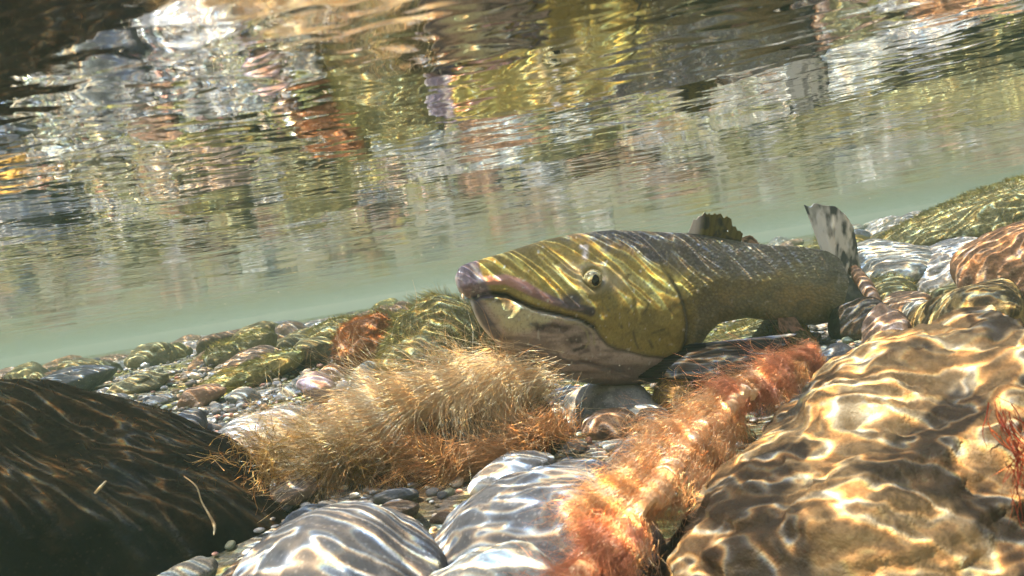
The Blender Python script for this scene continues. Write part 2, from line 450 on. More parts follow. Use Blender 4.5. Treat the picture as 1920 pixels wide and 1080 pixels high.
big('mossy_stone', 'weed covered stone just left of the hazy grey green one', 560, 640, 2.1, 60, 26, .09, (0, 0, 0), M_olive, 89, 5, 4)
# --- right hand side, beyond the salmon
big('mossy_stone', 'yellow green stone under the body of the salmon behind its breast fin', 1430, 655, 1.35, 140, 75, .10, (0, -6, 0), M_green, 90, 6, 5, .4)
big('mossy_stone', 'broad bright green weedy mound at the right edge near the surface', 1850, 418, 2.0, 215, 62, .22, (0, -14, 0), M_green, 92, 6, 4, .5, .15, .04)
big('rough_stone', 'pale rippled grey stone behind the tail of the salmon', 1650, 520, 1.75, 120, 72, .14, (0, -10, 0), M_white, 94, 6, 6, .3, .15, .05)
big('rough_stone', 'lilac grey stone with bright threads right of the salmon tail', 1775, 500, 1.65, 110, 52, .12, (0, -14, 0), M_grey, 96, 6, 6, .3, .15, .05)
big('rough_stone', 'orange rock at the right edge above the golden boulder', 1905, 510, 1.25, 110, 85, .12, (0, -18, 0), M_orange, 98, 6, 6, .3, .15, .04)
big('rough_stone', 'yellow and black dappled stone between the orange rock and the golden boulder', 1790, 600, 1.02, 112, 76, .10, (0, -20, 0), M_dapple, 100, 6, 6, .2, .15, .03)
big('rough_stone', 'leaning tan slab left of the dappled stone', 1655, 640, 1.08, 52, 74, .05, (0, 38, 0), M_orange, 103, 5, 6, .2)
big('rough_stone', 'dark hollow sided stone below the salmon tail', 1615, 605, 1.35, 62, 54, .07, (0, 0, 0), M_darkbrown, 105, 5, 6, .2)
big('rough_stone', 'round brown stone right of the driftwood stick', 1700, 575, 1.4, 44, 34, .05, (0, 0, 0), M_brown, 107, 5, 4)

# --- scattered stones: every one its own object, alike ones share their mesh
SH = []
for k in range(10):
    v, f = stone_shape(200+k, 4, 3+k % 5, .4, .20, .055)
    s = np.random.default_rng(k).uniform([.8, .7, .5], [1.2, 1., .8])
    SH.append((v*s, f))
def free(x, y, r, k=.8):
    return all((x-a)**2+(y-b)**2 > (k*c+r)**2 for a, b, c in BIG)
FAR = [('weed covered olive stone', M_olive), ('green furred stone', M_green),
       ('bare grey stone', M_grey), ('dark grey stone', M_darkgrey),
       ('tan brown stone', M_orange), ('pale mottled stone', M_white), ('brown stone', M_brown)]
far_me = {}
for j, (lb, mt) in enumerate(FAR):
    for k in range(10):
        me = mesh_from('river_stone', *SH[k]); me.materials.append(mt); far_me[j, k] = me
def where(x, y):
    a = x/y
    if y < 1.15: return 'among the near stones'
    zone = ('beyond the black boulder' if a < -.36 else 'beyond the gravel patch' if a < -.2 else 'behind the rust orange stone' if a < -.02
            else 'behind the head of the salmon' if a < .2 else 'behind the tail of the salmon' if a < .45 else 'towards the right bank')
    return zone+(' in the haze' if y > 3.2 else '')
PL = []
STONES = []
def try_stone(x, y, r, wts, kk=.8):
    if not free(x, y, r*.6, kk) or any((x-a)**2+(y-b)**2 < (.78*(r+c))**2 for a, b, c in PL): return False
    PL.append((x, y, r))
    j = random.choices(range(7), wts)[0]; k = random.randrange(10)
    o = bpy.data.objects.new('river_stone', far_me[j, k]); C.objects.link(o)
    z = float(bed_z(np.array([x]), np.array([y]))[0])
    o.location = (x, y, z+r*.22); o.scale = (r*1.25, r, r*random.uniform(.75, 1.05))
    o.rotation_euler = (random.uniform(-.35, .35), random.uniform(-.35, .35), random.uniform(0, 6.28))
    size = 'small' if r < .032 else 'large' if r > .06 else 'medium'
    tag(o, '%s %s %s' % (size, FAR[j][0], where(x, y)), 'stone', 'river stones scattered over the bed')
    STONES.append((o, j, k, r, y)); return True
made = 0
for it in range(5000):                      # far bed
    if made >= 200: break
    y = 1.35+4.8*random.random()**1.5
    x = random.uniform(-.75, .75)*y
    if x < -.12*y and x > -.45*y and y < 1.45: continue
    if try_stone(x, y, random.uniform(.026, .062)*(1+.25*y), (6, 2, 3, 4, 2, 2, 4)): made += 1
made = 0
for it in range(4000):                      # cobbles between the near stones
    if made >= 105: break
    y = random.uniform(.55, 1.5); x = random.uniform(-.6, .66)*y
    if -.42*y < x < -.1*y and y > 1.02 and random.random() < .45: continue
    if try_stone(x, y, random.uniform(.013, .034), (2, 0, 4, 3, 3, 3, 3), .6): made += 1

by = {}
for q_ in STONES: by.setdefault(q_[0]['label'], []).append(q_[0])
ORD = ['nearest', 'second nearest', 'third nearest', 'fourth nearest', 'fifth nearest', 'sixth nearest', 'seventh nearest', 'eighth nearest', 'ninth nearest', 'tenth nearest']
for lb, os_ in by.items():
    if 1 < len(os_) <= 10:
        for n_, o in enumerate(sorted(os_, key=lambda o: o.location.y)): o['label'] = ORD[n_]+' '+lb
# --- pebbles
PB = [('rounded grey pebble', (.30, .30, .31), 5), ('dark slate pebble', (.09, .095, .11), 5), ('creamy white pebble', (.60, .56, .48), 3),
      ('tan brown pebble', (.34, .24, .15), 3), ('reddish pebble', (.40, .20, .16), 1.2), ('green grey pebble', (.22, .25, .18), 3)]
peb_me = {}
PSH = []
for k in range(8):
    v, f = stone_shape(400+k, 2, 3, .6, .15, .03)
    s = np.random.default_rng(k+50).uniform([.8, .65, .45], [1.25, 1., .75]); PSH.append((v*s, f))
for j, (lb, col, w_) in enumerate(PB):
    mt = rock_mat(lb.replace(' ', '_'), col, tuple(c*.55 for c in col), tuple(min(.75, c*1.7) for c in col), 60, bump=.3, rough=.6)
    for k in range(8):
        me = mesh_from('pebble', *PSH[k]); me.materials.append(mt); peb_me[j, k] = me
def view(x, y, z):
    p = np.array([x, y, z]); d = p@CF
    return 960+F*(p@CR)/d, 540-F*(p@CU)/d, d
cand = []
allp = []
zones = [(.45, 1.25, 2400), (.95, 1.75, 3600), (1.6, 3.2, 2600)]
for y0, y1, nn in zones:
    for _ in range(nn):
        y = random.uniform(y0, y1); x = random.uniform(-.68, .68)*y*1.05
        r = .0035*math.exp(random.gauss(.25, .42))*(1+.25*max(0, y-1))
        if not free(x, y, 0, .62): continue
        if x > -.05*y and random.random() < .45: continue
        allp.append((x, y, r))
xs = np.array([a[0] for a in allp]); ys = np.array([a[1] for a in allp])
zs = bed_z(xs, ys)
allp = [(x, y, r, float(z)) for (x, y, r), z in zip(allp, zs)]
def size_in_view(a):
    px, py, d = view(a[0], a[1], a[3])
    return a[2]/d if (-20 < px < 1940 and py < 1090) else 0
allp.sort(key=size_in_view, reverse=True)
for (x, y, r, z) in allp[:250]:
    j = random.choices(range(6), [p[2] for p in PB])[0]; k = random.randrange(8)
    o = bpy.data.objects.new('pebble', peb_me[j, k]); C.objects.link(o)
    o.location = (x, y, z+r*.45); o.scale = (r, r, r)
    o.rotation_euler = (random.uniform(-.4, .4), random.uniform(-.4, .4), random.uniform(0, 6.28))
    tag(o, PB[j][0]+' lying loose on the riverbed gravel', 'pebble', PB[j][0]+'s of the riverbed')
vv, ff, cc_, base = [], [], [], 0
for (x, y, r, z) in allp[250:]:
    v, f = PSH[random.randrange(8)] if y < 1.9 else (ico(1)[0]*np.array([1, .8, .6]), ico(1)[1])
    a = random.uniform(0, 6.28); ca, sa = math.cos(a), math.sin(a)
    v = v@np.array([[ca, sa, 0], [-sa, ca, 0], [0, 0, 1]])*r + np.array([x, y, z+r*.5+random.random()*.002])
    vv.append(v); ff.append(f+base); base += len(v)
    col = np.array(PB[random.choices(range(6), [p[2] for p in PB])[0]][1])*random.uniform(.7, 1.3)
    cc_.append(np.tile(col, (len(v), 1)))
t = NT('gravel')
at = t.n('ShaderNodeAttribute', attribute_name='tint'); tc = t.n('ShaderNodeTexCoord').outputs['Object']
n = t.noise(tc, 300, 4, .6)
c = t.mix(t.ramp(n, .3, .7), at.outputs['Color'], (.5, .48, .42)); c2 = t.mix(.35, at.outputs['Color'], c)
M_gravel = t.done(t.principled(c2, .6, t.bump(n, .4, .002), .35))
me = mesh_from('gravel', np.concatenate(vv), np.concatenate(ff)); set_color(me, np.concatenate(cc_))
tag(obj('gravel', me, M_gravel), 'fine mixed gravel between the river stones', 'gravel', kind='stuff')

# ------------------------------------------------------------------ filament algae
def strands(base, dirs, length, radius, K=8, curl=.35, freq=30., seed=0, grav=0., sides=3, cols=None):
    N = len(base)
    pts = np.zeros((N, K, 3)); p = base.copy(); dcur = dirs/np.linalg.norm(dirs, axis=1)[:, None]
    step = (length/(K-1))[:, None]
    pts[:, 0] = p
    for k in range(1, K):
        nz = np.stack([vnoise(p*freq+7.7*a, seed+a*5) for a in range(3)], 1)
        jit = rng.normal(size=(N, 3))*.35
        dcur = dcur + curl*(nz*1.3+jit) + np.array([0, 0, grav])
        dcur /= np.linalg.norm(dcur, axis=1)[:, None]
        p = p+dcur*step; pts[:, k] = p
    T = np.gradient(pts, axis=1); T /= np.linalg.norm(T, axis=2)[..., None]+1e-9
    ref = np.array([.3, .5, .81]); A = np.cross(T, ref); A /= np.linalg.norm(A, axis=2)[..., None]+1e-9
    B = np.cross(T, A)
    rad = radius[:, None]*np.linspace(1, .35, K)[None]
    V = np.zeros((N, K, sides, 3))
    for s in range(sides):
        a = 2*math.pi*s/sides
        V[:, :, s] = pts + (A*math.cos(a)+B*math.sin(a))*rad[..., None]
    idx = np.arange(N*K*sides).reshape(N, K, sides)
    fs = []
    for s in range(sides):
        s2 = (s+1) % sides
        fs.append(np.stack([idx[:, :-1, s], idx[:, :-1, s2], idx[:, 1:, s2], idx[:, 1:, s]], -1).reshape(-1, 4))
    return V.reshape(-1, 3), np.concatenate(fs), (np.repeat(cols, K*sides, axis=0) if cols is not None else None)

def strand_obj(name, parts, mat):
    base = 0; vs, fs, cs = [], [], []
    for v, f, c in parts:
        vs.append(v); fs.append(f+base); cs.append(c); base += len(v)
    me = mesh_from(name, np.concatenate(vs), np.concatenate(fs)); set_color(me, np.concatenate(cs))
    return obj(name, me, mat)

t = NT('filament_algae')
at = t.n('ShaderNodeAttribute', attribute_name='tint')
pr = t.principled(at.outputs['Color'], .6, None, .2)
tl = t.n('ShaderNodeBsdfTranslucent'); t.link(at.outputs['Color'], tl.inputs[0])
mx = t.n('ShaderNodeMixShader'); mx.inputs[0].default_value = .72
t.link(pr, mx.inputs[1]); t.link(tl.outputs[0], mx.inputs[2])
M_algae = t.done(mx.outputs[0])

def pcol(N, palette, wts, var=.2):
    pal = np.array(palette); i = rng.choice(len(pal), N, p=np.array(wts)/sum(wts))
    return pal[i]*rng.uniform(1-var, 1+var, (N, 1))


def tube(name, pts, rad, mat, parent=None, sides=8):
    pts = np.array(pts, float); K = len(pts)
    tt = np.linspace(0, K-1, (K-1)*6+1); i = np.minimum(tt.astype(int), K-2); f = (tt-i)[:, None]
    p0 = pts[np.maximum(i-1, 0)]; p1 = pts[i]; p2 = pts[i+1]; p3 = pts[np.minimum(i+2, K-1)]
    q = .5*((2*p1)+(-p0+p2)*f+(2*p0-5*p1+4*p2-p3)*f**2+(-p0+3*p1-3*p2+p3)*f**3)
    rad = np.interp(tt, range(K), rad)
    T = np.gradient(q, axis=0); T /= np.linalg.norm(T, axis=1)[:, None]
    A = np.cross(T, (.2, .3, .93)); A /= np.linalg.norm(A, axis=1)[:, None]; B = np.cross(T, A)
    V = np.stack([q+(A*math.cos(a)+B*math.sin(a))*rad[:, None] for a in np.arange(sides)*2*math.pi/sides], 1)
    n = len(q); idx = np.arange(n*sides).reshape(n, sides)
    fs = np.concatenate([np.stack([idx[:-1, s], idx[:-1, (s+1) % sides], idx[1:, (s+1) % sides], idx[1:, s]], 1) for s in range(sides)])
    return obj(name, mesh_from(name, V.reshape(-1, 3), fs), mat, parent)
def plain(name, c1, c2, sc_=60, rough=.6, bump=.4):
    t = NT(name); tc = t.n('ShaderNodeTexCoord').outputs['Object']; n = t.noise(tc, sc_, 5, .6)
    return t.done(t.principled(t.mix(t.ramp(n, .35, .65), c1, c2), rough, t.bump(n, bump, .002), .3))
def surface_points(o, N, keep=lambda n, co: n[:, 2] > .2):
    """random points on a stone's skin, world space"""
    me = o.data; co = np.zeros(len(me.vertices)*3); me.vertices.foreach_get('co', co); co = co.reshape(-1, 3)
    tri = np.zeros(len(me.polygons)*3, np.int32); me.polygons.foreach_get('vertices', tri); tri = tri.reshape(-1, 3)
    mw = Matrix.LocRotScale(o.location, o.rotation_euler, o.scale)
    m = np.array(mw.to_3x3()); loc = np.array(mw.translation)
    co = co@m.T+loc
    a, b, c = co[tri[:, 0]], co[tri[:, 1]], co[tri[:, 2]]
    nn = np.cross(b-a, c-a); ar = np.linalg.norm(nn, axis=1); nn = nn/ar[:, None]
    ok = keep(nn, (a+b+c)/3); ar = ar*ok
    i = rng.choice(len(ar), N, p=ar/ar.sum())
    u, v = rng.random(N), rng.random(N); fl = u+v > 1; u[fl] = 1-u[fl]; v[fl] = 1-v[fl]
    return a[i]+(b-a)[i]*u[:, None]+(c-a)[i]*v[:, None], nn[i]

def pix(px, py, d0, d1, N, jx, jy):
    """points scattered along a photo-pixel polyline at a run of depths"""
    px, py = np.array(px, float), np.array(py, float); n = len(px)
    s = rng.random(N)*(n-1); i = np.minimum(s.astype(int), n-2); f = s-i
    x = px[i]*(1-f)+px[i+1]*f; y = py[i]*(1-f)+py[i+1]*f
    d0 = np.array(d0, float); d = d0[i]*(1-f)+d0[i+1]*f + rng.normal(size=N)*d1
    x = x+rng.normal(size=N)*jx; y = y+rng.normal(size=N)*jy
    return CF*d[:, None] + CR*((x-960)/F*d)[:, None] + CU*((540-y)/F*d)[:, None], s/(n-1)

find = {o['label']: o for o in bpy.data.objects if 'label' in o}
rockG = find['dark rock in the centre half buried under tan filament algae']

# the tan mat combed over the centre rock by the current
downl = -CR*1.0 - CU*.42 - CF*.15
parts = []
b, n_ = surface_points(rockG, 11000, lambda n, c: (n[:, 2] > .45) & (vnoise(c*19, 55) > -.08))
N = len(b)
L = rng.uniform(.02, .085, N)
swirl = np.stack([vnoise(b*14, 71+q_) for q_ in range(3)], 1)
dr = downl[None]*rng.uniform(.5, 1.1, (N, 1)) + n_*rng.uniform(-.1, .3, (N, 1)) + swirl*.8 + rng.normal(size=(N, 3))*.3
parts.append(strands(b, dr, L, rng.uniform(.0001, .00022, N), 8, .3, 32, 3, -.05,
             cols=pcol(N, [(.93, .66, .38), (.90, .52, .25), (.95, .80, .56), (.6, .33, .14)], (4, 3, 3, 1))))
# loose bright crest and the long curtain to its left
b, s = pix([1040, 960, 880, 790, 710, 640, 590], [722, 696, 702, 735, 785, 825, 850], [.97, .945, .93, .915, .91, .91, .9], .022, 7000, 26, 20)
N = len(b); L = rng.uniform(.04, .13, N)
dr = downl[None] + rng.normal(size=(N, 3))*.4 + CU[None]*.08
parts.append(strands(b, dr, L, rng.uniform(.00012, .00024, N), 9, .3, 26, 8, -.02,
             cols=pcol(N, [(.93, .76, .50), (.88, .60, .32), (.95, .88, .70)], (3, 2, 2))))
# tangle of pale rootlets at its lower left
b, s = pix([480, 560, 640, 700], [870, 850, 860, 880], [.86, .88, .9, .9], .025, 1700, 45, 30)
N = len(b); L = rng.uniform(.02, .06, N)
parts.append(strands(b, rng.normal(size=(N, 3))+downl*.3, L, rng.uniform(.00022, .0005, N), 10, .55, 45, 12, 0,
             cols=pcol(N, [(.62, .44, .16), (.75, .60, .36), (.42, .25, .10)], (3, 2, 2))))
b, s = pix([700, 790, 850, 930, 1000, 1060], [842, 835, 850, 852, 815, 770], [.885, .88, .87, .87, .88, .90], .010, 2600, 22, 13)
N = len(b); L = rng.uniform(.02, .06, N)
parts.append(strands(b, downl[None]*.8-CU[None]*.3+rng.normal(size=(N, 3))*.35, L, rng.uniform(.00018, .0004, N), 8, .3, 30, 15, 0,
             cols=pcol(N, [(.86, .56, .30), (.74, .42, .20), (.90, .70, .46)], (3, 2, 1))))
o = strand_obj('filament_algae', parts, M_algae)
tag(o, 'tan mat of hairlike algae trailing off the centre rock', 'algae')

# the fluffy orange strip along the edge of the golden boulder
sx = [1545, 1475, 1405, 1345, 1285, 1230, 1172, 1115, 1060]
sy = [664, 692, 730, 780, 838, 908, 980, 1055, 1130]
sd = [.99, .93, .86, .78, .70, .62, .555, .51, .47]
PAL_O = [(.94, .62, .35), (.92, .50, .24), (.96, .76, .52)]
parts = []
for (nn, wpx, l0, l1, r0, r1, seed, crl) in ((22000, .95, .009, .026, .00009, .00019, 21, .27), (6000, 1.05, .014, .036, .0001, .0002, 25, .22), (1800, 1.35, .025, .06, .00009, .00018, 27, .3)):
    u_ = rng.random(nn)*8; i_ = np.minimum(u_.astype(int), 7); f_ = u_-i_; s = u_/8
    X_ = np.array(sx)[i_]*(1-f_)+np.array(sx)[i_+1]*f_; Y_ = np.array(sy)[i_]*(1-f_)+np.array(sy)[i_+1]*f_
    D_ = np.array(sd)[i_]*(1-f_)+np.array(sd)[i_+1]*f_
    tx = np.array(sx)[i_+1]-np.array(sx)[i_]; ty = np.array(sy)[i_+1]-np.array(sy)[i_]; tl_ = np.hypot(tx, ty)
    hw = np.interp(s, [0, .12, .28, .5, 1], [18, 30, 42, 68, 98])*wpx
    # lobes along the strip
    lob = 1+.9*fbm(np.stack([u_*1.7, np.sign(np.cos(0*u_))*0, 0*u_], 1), 3, 66)
    ang = rng.uniform(0, 2*math.pi, nn); rr = np.sqrt(rng.uniform(.25, 1, nn))*hw*lob
    off = np.cos(ang)*rr + hw*.45*fbm(np.stack([u_*1.3+50, 0*u_, 0*u_], 1), 2, 68); dd_ = np.sin(ang)*rr*D_/F*.95
    X_ = X_-ty/tl_*off; Y_ = Y_+tx/tl_*off; D_ = D_+dd_
    b = CF*D_[:, None] + CR*((X_-960)/F*D_)[:, None] + CU*((540-Y_)/F*D_)[:, None]
    out = (-CR*(ty/tl_)[:, None]-CU*(tx/tl_)[:, None])*np.cos(ang)[:, None]+CF*np.sin(ang)[:, None]
    L = rng.uniform(l0, l1, nn)*(.75+.5*(1-s))
    dr = out*.45 + rng.normal(size=(nn, 3))*.35 + (-CR*.8-CU*.75)[None]
    pn = fbm(b*28, 3, 91)
    red = ((s < .32) & (pn > -.05)) | ((s > .7) & (pn > .1)) | (pn > .38)
    cols = pcol(nn, PAL_O, (3, 1.5, 2.5))
    cols[red] = np.array([.92, .50, .31])*rng.uniform(.8, 1.15, (red.sum(), 1))
    parts.append(strands(b, dr, L, rng.uniform(r0, r1, nn), 8, crl, 70, seed, 0, cols=cols))
o = strand_obj('orange_weed', parts, M_algae)
tag(o, 'fluffy orange strip of weed draped along the edge of the golden boulder', 'algae')
M_core = plain('matted_orange_weed', (.72, .40, .20), (.85, .56, .32), 130, .9, 1.)
core = tube('weed_mat', [P(a_, b_+6, c_) for a_, b_, c_ in zip(sx, sy, sd)], [v_*.42 for v_ in (.007, .013, .018, .024, .022, .023, .023, .023, .021)], None, o, 40)
co = np.zeros(len(core.data.vertices)*3); core.data.vertices.foreach_get('co', co); co = co.reshape(-1, 3)
co += np.stack([fbm(co*45+q_*9, 4, 60+q_) for q_ in range(3)], 1)*.010
core.data.vertices.foreach_set('co', co.astype(np.float32).ravel()); core.data.materials.append(M_core); core.data.update()

# red filaments on the golden boulder at the right edge
b, s = pix([1868, 1890, 1915, 1925], [745, 800, 850, 900], [.52, .5, .49, .48], .01, 90, 14, 16)
N = len(b)
o = strand_obj('red_weed', [strands(b, (CR*.35-CU*1.)[None]+rng.normal(size=(N, 3))*.3, rng.uniform(.015, .04, N), rng.uniform(.0002, .0006, N), 8, .3, 25, 5, 0,
     cols=pcol(N, [(.58, .14, .08), (.66, .26, .13)], (2, 1)))], M_algae)
tag(o, 'sparse bright red weed on the golden boulder near the right edge', 'algae')

# short green fur: parts of the stones they grow on
def fur(o, N, l0, l1, pal, flow, r=(.0002, .00045), keep=lambda n, c: n[:, 2] > -.1, name='algae_fur'):
    b, n_ = surface_points(o, N, keep)
    dr = n_*.5 + np.asarray(flow)[None] + rng.normal(size=(N, 3))*.35
    v, f, c = strands(b, dr, rng.uniform(l0, l1, N), rng.uniform(r[0], r[1], N), 6, .3, 30, 40, -.02, cols=pcol(N, pal, [1]*len(pal)))
    mw = Matrix.LocRotScale(o.location, o.rotation_euler, o.scale).inverted()
    v = v@np.array(mw.to_3x3()).T+np.array(mw.translation)
    me = mesh_from(name, v, f); set_color(me, c)
    q_ = obj(name, me, M_algae, o); q_['kind'] = 'stuff'
    return q_
G_ = [(.37, .35, .12), (.26, .26, .09), (.50, .45, .20)]
fur(find['tall green weedy stone left of the open mouth of the salmon'], 3600, .008, .028, G_, -CR*.7-CU*.5)
fur(find['olive slab leaning against the front of the tall green stone'], 900, .01, .03, [(.5, .42, .14), (.6, .5, .2)], -CR*.5-CU*.6)
fur(find['yellow green stone under the body of the salmon behind its breast fin'], 3000, .008, .02, G_, -CR*.9+CU*.1)
fur(find['broad bright green weedy mound at the right edge near the surface'], 4200, .006, .016, G_, -CR*1.+CU*.1, (.0004, .0008))
fur(find['dark green stone right behind the rust orange stone'], 900, .008, .02, G_, -CR*.7)
fur(find['grey green stone in the haze behind the rust orange stone'], 900, .006, .015, G_, -CR*.7+CU*.3, (.0004, .0007))
fur(find['long low olive stone combed with green weed behind the gravel'], 1500, .006, .018, G_, -CR*1.-CU*.2, (.0003, .0006))
fur(find['pointed dark olive stone with weed on its crest'], 1200, .006, .015, G_, -CR*1., (.0004, .0008), lambda n, c: n[:, 2] > .4)
fur(find['rust orange stone with a dark hollow in the middle distance'], 1500, .004, .012, [(.62, .28, .07), (.5, .2, .05)], -CR*.4)
fur(find['yellow stone peeping out between salmon belly and orange weed strip'], 900, .006, .018, [(.72, .56, .15), (.6, .45, .1)], -CR*.4-CU*.4)
fur(o_black, 500, .003, .008, [(.06, .035, .012), (.03, .02, .012), (.22, .12, .04)], -CR*.4, keep=lambda n, c: n[:, 2] > .8)

FURM = {}
for k in range(10):
    v, f = SH[k]; a_, b_, c_ = v[f[:, 0]], v[f[:, 1]], v[f[:, 2]]
    n_ = np.cross(b_-a_, c_-a_); ar = np.linalg.norm(n_, axis=1); n_ /= ar[:, None]
    i_ = rng.choice(len(ar), 420, p=ar*(n_[:, 2] > -.1)/np.sum(ar*(n_[:, 2] > -.1)))
    b = (a_[i_]+b_[i_]+c_[i_])/3+rng.normal(size=(420, 3))*.03
    vv_, ff_, cc2 = strands(b, n_[i_]*.5+rng.normal(size=(420, 3))*.35+np.array([-.7, 0, 0]), rng.uniform(.08, .24, 420), rng.uniform(.006, .012, 420), 6, .35, 3, 44, -.04, cols=pcol(420, G_, [1, 1, 1]))
    me = mesh_from('algae_fur', vv_, ff_); set_color(me, cc2); me.materials.append(M_algae); FURM[k] = me
for (o, j, k, r, y) in STONES:
    if j == 1 and r > .028:
        q_ = bpy.data.objects.new('algae_fur', FURM[k]); C.objects.link(q_); q_.parent = o; q_['kind'] = 'stuff'
        q_.rotation_euler = (0, 0, -o.rotation_euler.z*0)
M_twig = plain('pale_twig', (.42, .34, .2), (.25, .18, .1))
o = tube('root_strand', [P(345, 893, .70), P(368, 912, .692), P(378, 940, .688), P(392, 965, .682), P(402, 985, .678), P(401, 1003, .672)], [.0004, .0006, .0006, .0009, .0014, .0005], M_twig)
tag(o, 'thin pale rootlet hanging down the shaded face of the black boulder', 'rootlet')
o = tube('straw', [P(178, 925, .645), P(188, 914, .645), P(199, 902, .645)], [.0009, .0012, .0006], M_twig)
tag(o, 'short bit of straw stuck on the face of the black boulder', 'straw')
M_wood = plain('driftwood', (.19, .12, .075), (.10, .06, .04))
o = tube('driftwood_stick', [P(1600, 505, 1.42), P(1622, 535, 1.38), P(1640, 565, 1.34), P(1652, 590, 1.3), P(1660, 608, 1.27)], [.010, .013, .011, .009, .006], M_wood)
tag(o, 'reddish brown driftwood stick leaning below the tail of the salmon', 'stick')
#FISH
# ------------------------------------------------------------------ the salmon
def smooth_interp(x, xs, ys, sig=5.):
    g = np.arange(min(xs)-60, max(xs)+60, 1.)
    y = np.interp(g, xs, ys)
    k = np.exp(-.5*(np.arange(-30, 31)/sig)**2); k /= k.sum()
    y = np.convolve(np.pad(y, 30, mode='edge'), k, 'valid')
    return np.interp(x, g, y)
PX0, PX1 = 853., 1592.
top_x = [853, 858, 866, 880, 900, 960, 1020, 1080, 1150, 1220, 1290, 1340, 1400, 1450, 1500, 1550, 1575, 1592]
top_y = [514, 503, 498, 492, 487, 469, 450, 438, 431, 434, 437, 444, 455, 460, 462, 470, 484, 515]
bot_x = [853, 858, 868, 880, 886, 892, 900, 915, 940, 970, 1000, 1035, 1070, 1110, 1150, 1190, 1230, 1262, 1288, 1308, 1328, 1348, 1400, 1440, 1480, 1530, 1560, 1580, 1592]
bot_y = [532, 545, 553, 560, 580, 595, 610, 628, 652, 674, 690, 704, 713, 720, 724, 723, 718, 706, 686, 656, 626, 606, 596, 600, 607, 610, 603, 578, 545]
d_x = [853, 960, 1112, 1290, 1350, 1450, 1560, 1592]
d_y = [.935, .985, 1.045, 1.11, 1.16, 1.26, 1.40, 1.45]
w_x = [853, 862, 900, 1000, 1112, 1250, 1300, 1360, 1450, 1560, 1592]
w_y = [.004, .011, .022, .040, .056, .068, .073, .084, .082, .046, .004]
NS, NR = 620, 300
th = np.linspace(0, 1, NS)
spx = PX0+(PX1-PX0)*(.35*th+.65*(.5-.5*np.cos(math.pi*th)))
st = smooth_interp(spx, top_x, top_y, 4); sb = smooth_interp(spx, bot_x, bot_y, 2.5)
sd_ = smooth_interp(spx, d_x, d_y, 22); sw = smooth_interp(spx, w_x, w_y, 6)
endf = np.clip(np.minimum((spx-PX0)/7, (PX1-spx)/9), 0, 1)**.5
cy, H = (st+sb)/2, (sb-st)/2*endf
sw = sw*endf
phi = np.linspace(0, 2*math.pi, NR, endpoint=False)
def spow(a, e): return np.sign(a)*np.abs(a)**e
PXg = np.repeat(spx[:, None], NR, 1)
SZ = spow(np.sin(phi), .93)[None]*np.ones((NS, 1))
SX = spow(np.cos(phi), .9)[None]*(1-(.42+.26*sstep(1240, 1350, spx))[:, None]*(np.clip(np.sin(phi), 0, 1)**1.1)[None])
PYg = cy[:, None]-H[:, None]*SZ
# canonical side map of each point, with a little wander so that nothing is ruled
jit = np.stack([PXg.ravel()*.03, PYg.ravel()*.03, 0*PXg.ravel()], 1)
JX = fbm(jit, 3, 71).reshape(PXg.shape)*5; JY = fbm(jit+9, 3, 73).reshape(PXg.shape)*5
def dist_poly(px, py, pts):
    best = np.full(px.shape, 1e9); par = np.zeros(px.shape)
    n = len(pts)-1
    for i in range(n):
        ax, ay = pts[i]; bx, by = pts[i+1]
        vx, vy = bx-ax, by-ay; L2 = vx*vx+vy*vy
        t_ = np.clip(((px-ax)*vx+(py-ay)*vy)/L2, 0, 1)
        dd = np.hypot(px-ax-t_*vx, py-ay-t_*vy)
        m = dd < best; best = np.where(m, dd, best); par = np.where(m, (i+t_)/n, par)
    return best, par
def inside(px, py, poly):
    c = np.zeros(px.shape, bool); n = len(poly)
    for i in range(n):
        x0, y0 = poly[i]; x1, y1 = poly[(i+1) % n]
        if y0 == y1: continue
        c ^= ((py < y0) != (py < y1)) & (px < (x1-x0)*(py-y0)/(y1-y0)+x0)
    return c
def soft_in(px, py, poly, s):
    dd, _ = dist_poly(px, py, list(poly)+[poly[0]])
    sgn = np.where(inside(px, py, poly), 1, -1)
    return sstep(-s, s, dd*sgn)
qx, qy = PXg+JX*.35, PYg+JY*.35
LIP = [(868, 540), (885, 532), (915, 526), (948, 524), (975, 534), (1005, 550), (1040, 565), (1080, 576), (1108, 584)]
MOUTH = [(880, 562), (900, 553), (925, 550), (950, 553), (975, 566), (1000, 577), (1040, 587), (1085, 597), (1112, 612)]
CHEEK = [(1112, 612), (1125, 632), (1140, 647), (1156, 655), (1185, 660), (1215, 668), (1250, 672), (1275, 664)]
GILL = [(1238, 498), (1256, 520), (1272, 548), (1282, 575), (1288, 605), (1286, 638), (1274, 666)]
PRE = [(1178, 520), (1192, 560), (1195, 600), (1188, 630), (1196, 655)]
JAWB = [(890, 568), (915, 612), (950, 650), (1000, 683), (1060, 700), (1130, 708), (1200, 700)]
D = np.zeros(PXg.shape)
dl, pl_ = dist_poly(qx, qy, LIP); D += .0045*np.exp(-(dl/11)**2)*(1-.6*pl_)
dm, pm = dist_poly(PXg, PYg, MOUTH); D -= .010*np.exp(-(dm/(4.8-1.8*pm))**2)
dc_, pc = dist_poly(qx, qy, CHEEK); D -= .0035*np.exp(-(dc_/4)**2)
dg_, pg_ = dist_poly(qx, qy, GILL)
gx_ = np.interp(PYg, [p[1] for p in GILL], [p[0] for p in GILL])
side = qx-gx_
gm = sstep(480, 510, PYg)*(1-sstep(655, 690, PYg))
D += gm*(.0055*np.exp(-(np.minimum(side, 0)/16)**2)*(side < 0) - .0045*np.exp(-(side/9)**2)*(side >= 0))
dp_, _ = dist_poly(qx, qy, PRE); D -= .0015*np.exp(-(dp_/4)**2)
